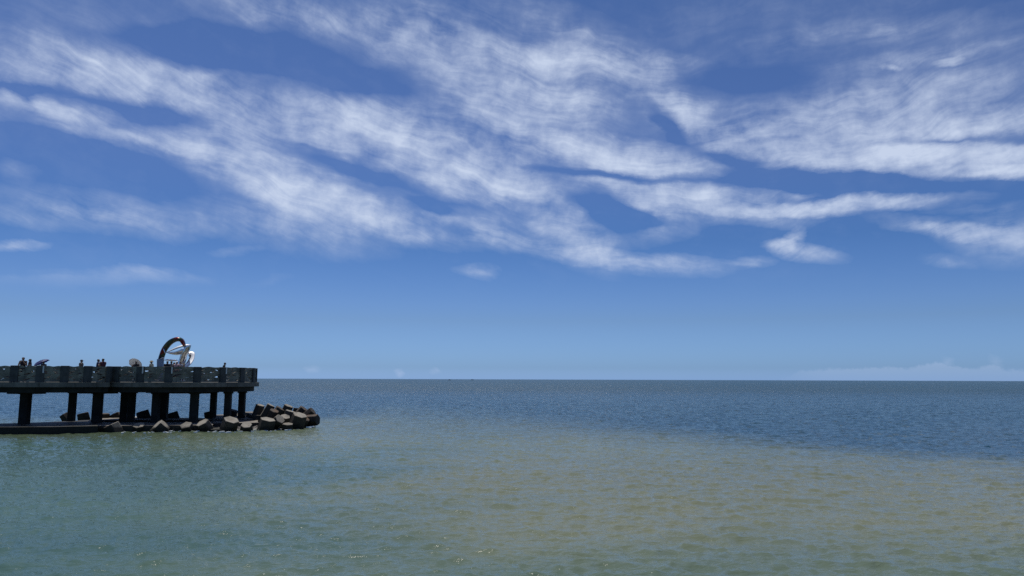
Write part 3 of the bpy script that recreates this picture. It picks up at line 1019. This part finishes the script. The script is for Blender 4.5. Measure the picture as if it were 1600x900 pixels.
def skin_mesh(chains, sub=1):
    """grow one surface round a skeleton: chains of (x, y, z, rx, ry); equal joints are shared"""
    me = bpy.data.meshes.new('tmp')
    verts, idx, rad, edges = [], {}, [], []
    for ch in chains:
        prev = None
        for q in ch:
            key = tuple(round(c, 4) for c in q[:3])
            if key not in idx:
                idx[key] = len(verts)
                verts.append(q[:3])
                rad.append((q[3], q[4]))
            i = idx[key]
            if prev is not None and (prev, i) not in edges:
                edges.append((prev, i))
            prev = i
    me.from_pydata(verts, edges, [])
    o = bpy.data.objects.new('tmp', me)
    COL.objects.link(o)
    o.modifiers.new('skin', 'SKIN')
    if not me.skin_vertices:
        me.attributes.new('dummy', 'FLOAT', 'POINT')
    for sv, r in zip(me.skin_vertices[0].data, rad):
        sv.radius = r
        sv.use_root = False
    me.skin_vertices[0].data[0].use_root = True
    sm = o.modifiers.new('sub', 'SUBSURF')
    sm.levels = sm.render_levels = sub
    dg = bpy.context.evaluated_depsgraph_get()
    dg.update()
    res = bpy.data.meshes.new_from_object(o.evaluated_get(dg))
    bpy.data.objects.remove(o)
    bpy.data.meshes.remove(me)
    for p in res.polygons:
        p.use_smooth = True
    return res


def person(loc, face, label, shirt, legs, height=1.66, arms='down', hat=None, hair='short', hair_col=(.012, .010, .010), skin=(.30, .19, .13), lean=0.0):
    """standing figure facing +Y before turning by face; one continuous body, clothes and hair as children"""
    s = height / 1.70 * 1.0
    root = empty('person', loc, face)
    tag(root, label, 'person', 'people on the pier')

    def up(y):                                       # lean forward above the hips
        return lambda x, yy, z: (x, yy + max(0, z - .95) * lean, z)
    L = up(0)

    def P(x, y, z, rx, ry=None):
        a, b_, c = L(x, y, z)
        return (a * s, b_ * s, c * s, rx * s, (ry or rx) * s)
    pelvis = P(0, 0, .95, .135, .10)
    waist = P(0, .0, 1.10, .125, .09)
    chest = P(0, .0, 1.28, .15, .10)
    neck0 = P(0, 0, 1.43, .11, .085)
    neck1 = P(0, .01, 1.50, .066)
    head = P(0, .02, 1.575, .088, .098)
    top = P(0, .015, 1.645, .080, .092)
    arm_sets = {
        'down': [(.20, 0, 1.40), (.25, -.02, 1.10), (.26, .07, .86), (.26, .09, .79)],
        'rail': [(.20, 0, 1.40), (.27, .06, 1.12), (.20, .30, 1.10), (.18, .37, 1.10)],
        'phone': [(.19, 0, 1.40), (.24, .10, 1.12), (.10, .28, 1.36), (.07, .31, 1.42)],
        'up': [(.19, 0, 1.40), (.26, .12, 1.16), (.14, .30, 1.28), (.13, .32, 1.34)],
    }
    chains = [[pelvis, waist, chest, neck0, neck1, head, top]]
    sleeves, hands = [], []
    for sd_ in (-1, 1):
        a = arm_sets[arms if (sd_ == 1 or arms != 'up') else 'down']
        sh = P(sd_ * a[0][0], a[0][1], a[0][2], .075)
        elb = P(sd_ * a[1][0], a[1][1], a[1][2], .052)
        wr = P(sd_ * a[2][0], a[2][1], a[2][2], .028)
        pa = P(sd_ * a[3][0], a[3][1], a[3][2], .036, .018)
        chains.append([chest, sh, elb, wr, pa])
        mid = tuple((sh[i] + elb[i]) / 2 for i in range(3)) + (.080 * s, .080 * s)
        sleeves.append([P(0, 0, 1.30, .20, .145), sh[:3] + (.098 * s, .098 * s), mid])
        hands.append((Vector(wr[:3]), Vector(pa[:3]), sd_))
        hip = P(sd_ * .09, 0, .88, .085)
        knee = P(sd_ * .10, .02, .50, .055)
        ank = P(sd_ * .105, -.02, .08, .036)
        toe = P(sd_ * .12, .13, .03, .035, .025)
        chains.append([pelvis, hip, knee, ank, toe])
    body = skin_mesh(chains, 1)
    bm = bmesh.new()
    bm.from_mesh(body)
    m = MB()
    m.bm.free()
    m.bm = bm
    hc = Vector(head[:3])
    m.ball(hc + Vector((0, .085, -.005)) * s, (.013 * s, .022 * s, .022 * s), seg=6, ring=5)      # nose
    m.ball(hc + Vector((0, .074, -.045)) * s, (.024 * s, .010 * s, .008 * s), seg=6, ring=5)      # mouth
    for sd_ in (-1, 1):
        m.ball(hc + Vector((sd_ * .072, 0, 0)) * s, (.010 * s, .022 * s, .032 * s), seg=6, ring=5)  # ears
    for wr, pa, sd_ in hands:                                        # five bent fingers on each hand
        d = (pa - wr).normalized()
        side = d.cross(Vector((0, 0, 1)))
        side = side.normalized() if side.length > .2 else Vector((0, 1, 0))
        palm_n = d.cross(side).normalized()
        for k, (o_, ln) in enumerate(((-.030, .060), (-.010, .072), (.010, .068), (.029, .054))):
            b0 = pa + side * o_ * s + d * .01 * s
            m.tube([b0, b0 + d * ln * .5 * s, b0 + (d * ln * .85 - palm_n * .012) * s, b0 + (d * ln - palm_n * .028) * s], [.0095 * s, .009 * s, .008 * s, .006 * s], 5)
        b0 = wr.lerp(pa, .5) - side * .028 * s
        m.tube([b0, b0 + (d * .025 - side * .022) * s, b0 + (d * .055 - side * .028) * s], [.011 * s, .010 * s, .007 * s], 5)
    body = m.mesh('body', True)
    msk = plain('skin', skin, .5, 0, .08)
    link('body', body, msk, root, False)
    sh_chains = [[P(0, 0, .90, .185, .145), P(0, 0, 1.10, .18, .135), P(0, 0, 1.30, .20, .145), P(0, 0, 1.435, .135, .105)]] + sleeves
    link('shirt', skin_mesh(sh_chains, 1), plain('cloth', shirt, .85, 0, .15), root, False)
    tr = []
    for sd_ in (-1, 1):
        tr.append([P(0, 0, 1.02, .175, .135), P(0, 0, .94, .178, .138), P(sd_ * .09, 0, .86, .105), P(sd_ * .10, .02, .50, .075), P(sd_ * .105, -.015, .12, .058)])
    link('trousers', skin_mesh(tr, 1), plain('cloth', legs, .85, 0, .15), root, False)
    for sd_ in (-1, 1):
        a = Vector(P(sd_ * .112, .06, .035, 1)[:3])
        MB().ball(a, (.047 * s, .125 * s, .042 * s)).build('shoe', plain('shoe_cloth', (.05, .05, .05), .7), root, True, False)
    # hair
    hm = MB()
    hm.ball(hc + Vector((0, -.018, .038)) * s, (.086 * s, .092 * s, .086 * s), seg=14, ring=9)
    if hair == 'long':
        hm.loft([[hc + Vector((math.cos(t) * w, -.045 + math.sin(t) * dd, z)) * s for t in [2 * math.pi * k / 12 for k in range(12)]]
                 for z, w, dd in ((.05, .075, .05), (-.03, .088, .06), (-.12, .100, .055), (-.22, .095, .05), (-.28, .06, .03))])
    elif hair == 'bun':
        hm.ball(hc + Vector((0, -.10, .06)) * s, (.04 * s, .04 * s, .04 * s))
    hm.build('hair', plain('hair', hair_col, .55, 0, .2), root, True, False)
    if hat:
        kind, col = hat
        m = MB()
        if kind == 'cap':
            m.ball(hc + Vector((0, -.01, .060)) * s, (.092 * s, .100 * s, .072 * s), seg=14, ring=8)
            m.loft([[hc + Vector((math.cos(t) * w, y_, .055 + math.sin(t) * .008 - (y_ - .08) * .18)) * s for t in [2 * math.pi * k / 8 for k in range(8)]]
                    for y_, w in ((.05, .075), (.11, .072), (.16, .050), (.178, .02))])
        else:
            m.loft([[hc + Vector((math.cos(t) * w, -.01 + math.sin(t) * w * 1.05, z)) * s for t in [2 * math.pi * k / 18 for k in range(18)]]
                    for z, w in ((.020, .175), (.032, .178), (.052, .105), (.10, .094), (.135, .070), (.140, .02))])
        m.build('hat', plain('hat_cloth', col, .8), root, True, False)
    return root


def stand(px, y):
    return (gx(px, y, DECK_Z), y, DECK_Z + 0.002)


R = math.radians
person(stand(33.5, 50.6), R(200), 'broad person in dark clothes and dark cap, facing the smaller one in black', (.020, .016, .022), (.03, .03, .04), 1.67, 'phone', ('cap', (.05, .03, .03)))
person(stand(44.5, 50.7), R(120), 'person with long black hair and black top beside the broad one in a cap', (.012, .010, .014), (.03, .03, .03), 1.57, 'up', None, 'long')
person(stand(66.0, 51.0), R(170), 'person in navy almost hidden under the blue umbrella', (.02, .03, .08), (.05, .05, .06), 1.41, 'up')
person(stand(124.8, 51.7), R(-80), 'person in a tan shirt and dark cap with its peak to the right', (.20, .17, .13), (.04, .05, .08), 1.55, 'down', ('cap', (.02, .025, .04)))
person(stand(151.2, 52.3), R(-60), 'left one of the close pair, dark haired in a deep blue shirt', (.03, .05, .12), (.03, .03, .04), 1.61, 'phone')
person(stand(158.8, 52.2), R(70), 'right one of the close pair, dark haired in a dark red shirt', (.09, .025, .035), (.02, .02, .03), 1.65, 'phone')
person(stand(211, 53.6), R(175), 'dark haired person holding the pale umbrella behind the head', (.025, .02, .022), (.03, .03, .03), 1.51, 'up')
person(stand(235, 53.2), R(95), 'person in a cream shirt and brimmed hat just left of the sculpture', (.55, .50, .34), (.06, .06, .07), 1.53, 'rail', ('brim', (.30, .24, .14)))
person(stand(259.8, 54.8), R(20), 'tall dark haired person in black, first right of the sculpture base', (.012, .012, .016), (.02, .02, .03), 1.55, 'down')
person(stand(266, 54.9), R(10), 'person in a grey shirt second from the sculpture base', (.12, .12, .12), (.04, .04, .05), 1.55, 'down')
person(stand(270.4, 54.4), R(-30), 'short person in black in the middle of the group under the sculpture', (.015, .015, .02), (.03, .03, .03), 1.45, 'down')
person(stand(274.6, 54.0), R(160), 'person in a white cap and pink top in the group under the sculpture', (.50, .33, .32), (.05, .05, .06), 1.51, 'down', ('cap', (.65, .65, .66)))
person(stand(280.0, 54.2), R(-120), 'person with hair in a bun and a pale blue top, by the slanting sculpture leg', (.30, .36, .44), (.05, .05, .06), 1.53, 'phone', None, 'bun')
person(stand(283.3, 55.2), R(60), 'shortest dark haired person at the right edge of the group', (.05, .05, .07), (.03, .03, .04), 1.41, 'down')
person(stand(347.2, 55.4), R(-70), 'lone person in dark green leaning on the railing at the right', (.018, .03, .03), (.02, .02, .03), 1.47, 'rail', None, 'short', lean=.22)


def umbrella(top, axis, rad, depth, col, col2, label, shaft, translucent=False):
    """eight gored canopy; top is the tip, axis points from handle to tip"""
    axis = Vector(axis).normalized()
    u = axis.orthogonal().normalized()
    v = axis.cross(u)
    top = Vector(top)
    root = empty('umbrella', top - axis * shaft)
    tag(root, label, 'umbrella', 'open umbrellas on the pier')
    bm = bmesh.new()
    rings = []
    n = 32
    for i in range(9):
        f = i / 8
        ring = []
        for k in range(n):
            t = 2 * math.pi * k / n
            g = abs(math.sin(t * 4))                      # cloth sags between the ribs
            r = rad * math.sin(f * 1.35) / math.sin(1.35) * (1 - .055 * g * f)
            h = depth * (1 - math.cos(f * 1.35)) / (1 - math.cos(1.35)) - .02 * g * f
            ring.append(bm.verts.new(top - axis * h + (u * math.cos(t) + v * math.sin(t)) * max(r, .002)))
        rings.append(ring)
    for a, b_ in zip(rings, rings[1:]):
        for k in range(n):
            bm.faces.new((a[k], a[(k + 1) % n], b_[(k + 1) % n], b_[k]))
    bmesh.ops.solidify(bm, geom=bm.faces[:], thickness=0.004)
    me = bpy.data.meshes.new('canopy')
    bm.to_mesh(me)
    bm.free()
    for p in me.polygons:
        p.use_smooth = True
    mm, b, p = material('umbrella_cloth')
    tcn = b.n('ShaderNodeTexCoord')
    b.put(p.inputs['Base Color'], b.mix(b.ramp(b.noise(tcn.outputs['Object'], 5.0, 2, .5), .42, .58), col + (1,), col2 + (1,)))
    p.inputs['Roughness'].default_value = .6
    if translucent:
        tr = b.n('ShaderNodeBsdfTranslucent')
        tr.inputs[0].default_value = col + (1,)
        mx = b.n('ShaderNodeMixShader')
        mx.inputs[0].default_value = .45
        out = [q for q in mm.node_tree.nodes if q.type == 'OUTPUT_MATERIAL'][0]
        b.put(mx.inputs[1], p.outputs[0])
        b.put(mx.inputs[2], tr.outputs[0])
        b.put(out.inputs[0], mx.outputs[0])
    link('canopy', me, mm, root)
    met = plain('umbrella_metal', (.35, .35, .36), .35, .8, .1)
    MB().tube([top + axis * .05, top - axis * shaft], .009, 6).build('shaft', met, root)
    e = top - axis * shaft
    MB().tube([e + axis * .10, e, e - axis * .03 + u * .02, e - axis * .02 + u * .05], .014, 6).build('handle', plain('handle', (.03, .03, .03)), root)
    for k in range(8):
        t = 2 * math.pi * k / 8
        pts = []
        for i in range(6):
            f = i / 5
            pts.append(top - axis * (depth * (1 - math.cos(f * 1.35)) / (1 - math.cos(1.35)) + .010) + (u * math.cos(t) + v * math.sin(t)) * max(.004, rad * math.sin(f * 1.35) / math.sin(1.35)))
        MB().tube(pts, .004, 4).build('rib', met, root)


umbrella(at(63.5, 563.2, 50.9), (-.42, -.12, .90), .50, .20, (.045, .07, .22), (.09, .12, .34), 'tilted blue patterned umbrella held low over the left railing', .62)
umbrella(at(213.5, 566.5, 54.2), (.10, .80, .60), .50, .17, (.34, .36, .39), (.36, .38, .40), 'pale translucent umbrella tilted back behind a dark haired head', .70, True)

# ------------------------------------------------------------------ boats on the horizon
M_HULL = plain('boat_hull', (.04, .05, .07), .5)
M_CAB = plain('boat_cabin', (.16, .17, .19), .5)


def boat(px, y, ln, label, mast, cabin, face=0.0):
    c = Vector((gx(px, y, 0), y, 0))
    root = empty('fishing_boat', c, face)
    tag(root, label, 'boat', 'far boats on the horizon')
    w = ln * .22
    rings = []
    for f, hw, z1 in ((-.5, .75, .16), (-.3, 1, .13), (0, 1, .12), (.3, .8, .15), (.45, .35, .20), (.52, .04, .24)):
        x = f * ln
        rings.append([Vector((x, -w * hw * .6, -ln * .03)), Vector((x, w * hw * .6, -ln * .03)), Vector((x, w * hw, z1 * ln)), Vector((x, -w * hw, z1 * ln))])
    MB().loft(rings).build('hull', M_HULL, root, False, False)
    if cabin:
        MB().box((-ln * .12, 0, ln * .20), (ln * .34, w * 1.2, ln * .20)).box((-ln * .10, 0, ln * .335), (ln * .18, w * .9, ln * .08)).bevel(ln * .01).build('cabin', M_CAB, root, False, False)
    MB().tube([(ln * .1, 0, ln * .1), (ln * .1, 0, ln * mast)], [ln * .02, ln * .012], 6).build('mast', M_HULL, root, False, False)


boat(589, 2400, 8.5, 'dark boat with a low cabin on the horizon, leftmost of the three', .50, True)
boat(719.3, 2600, 3.6, 'tiny boat showing only a thin mast on the horizon, the middle one of three', 1.1, False)
boat(738, 3000, 10.5, 'long low faint boat on the horizon, rightmost of the three', .34, True)
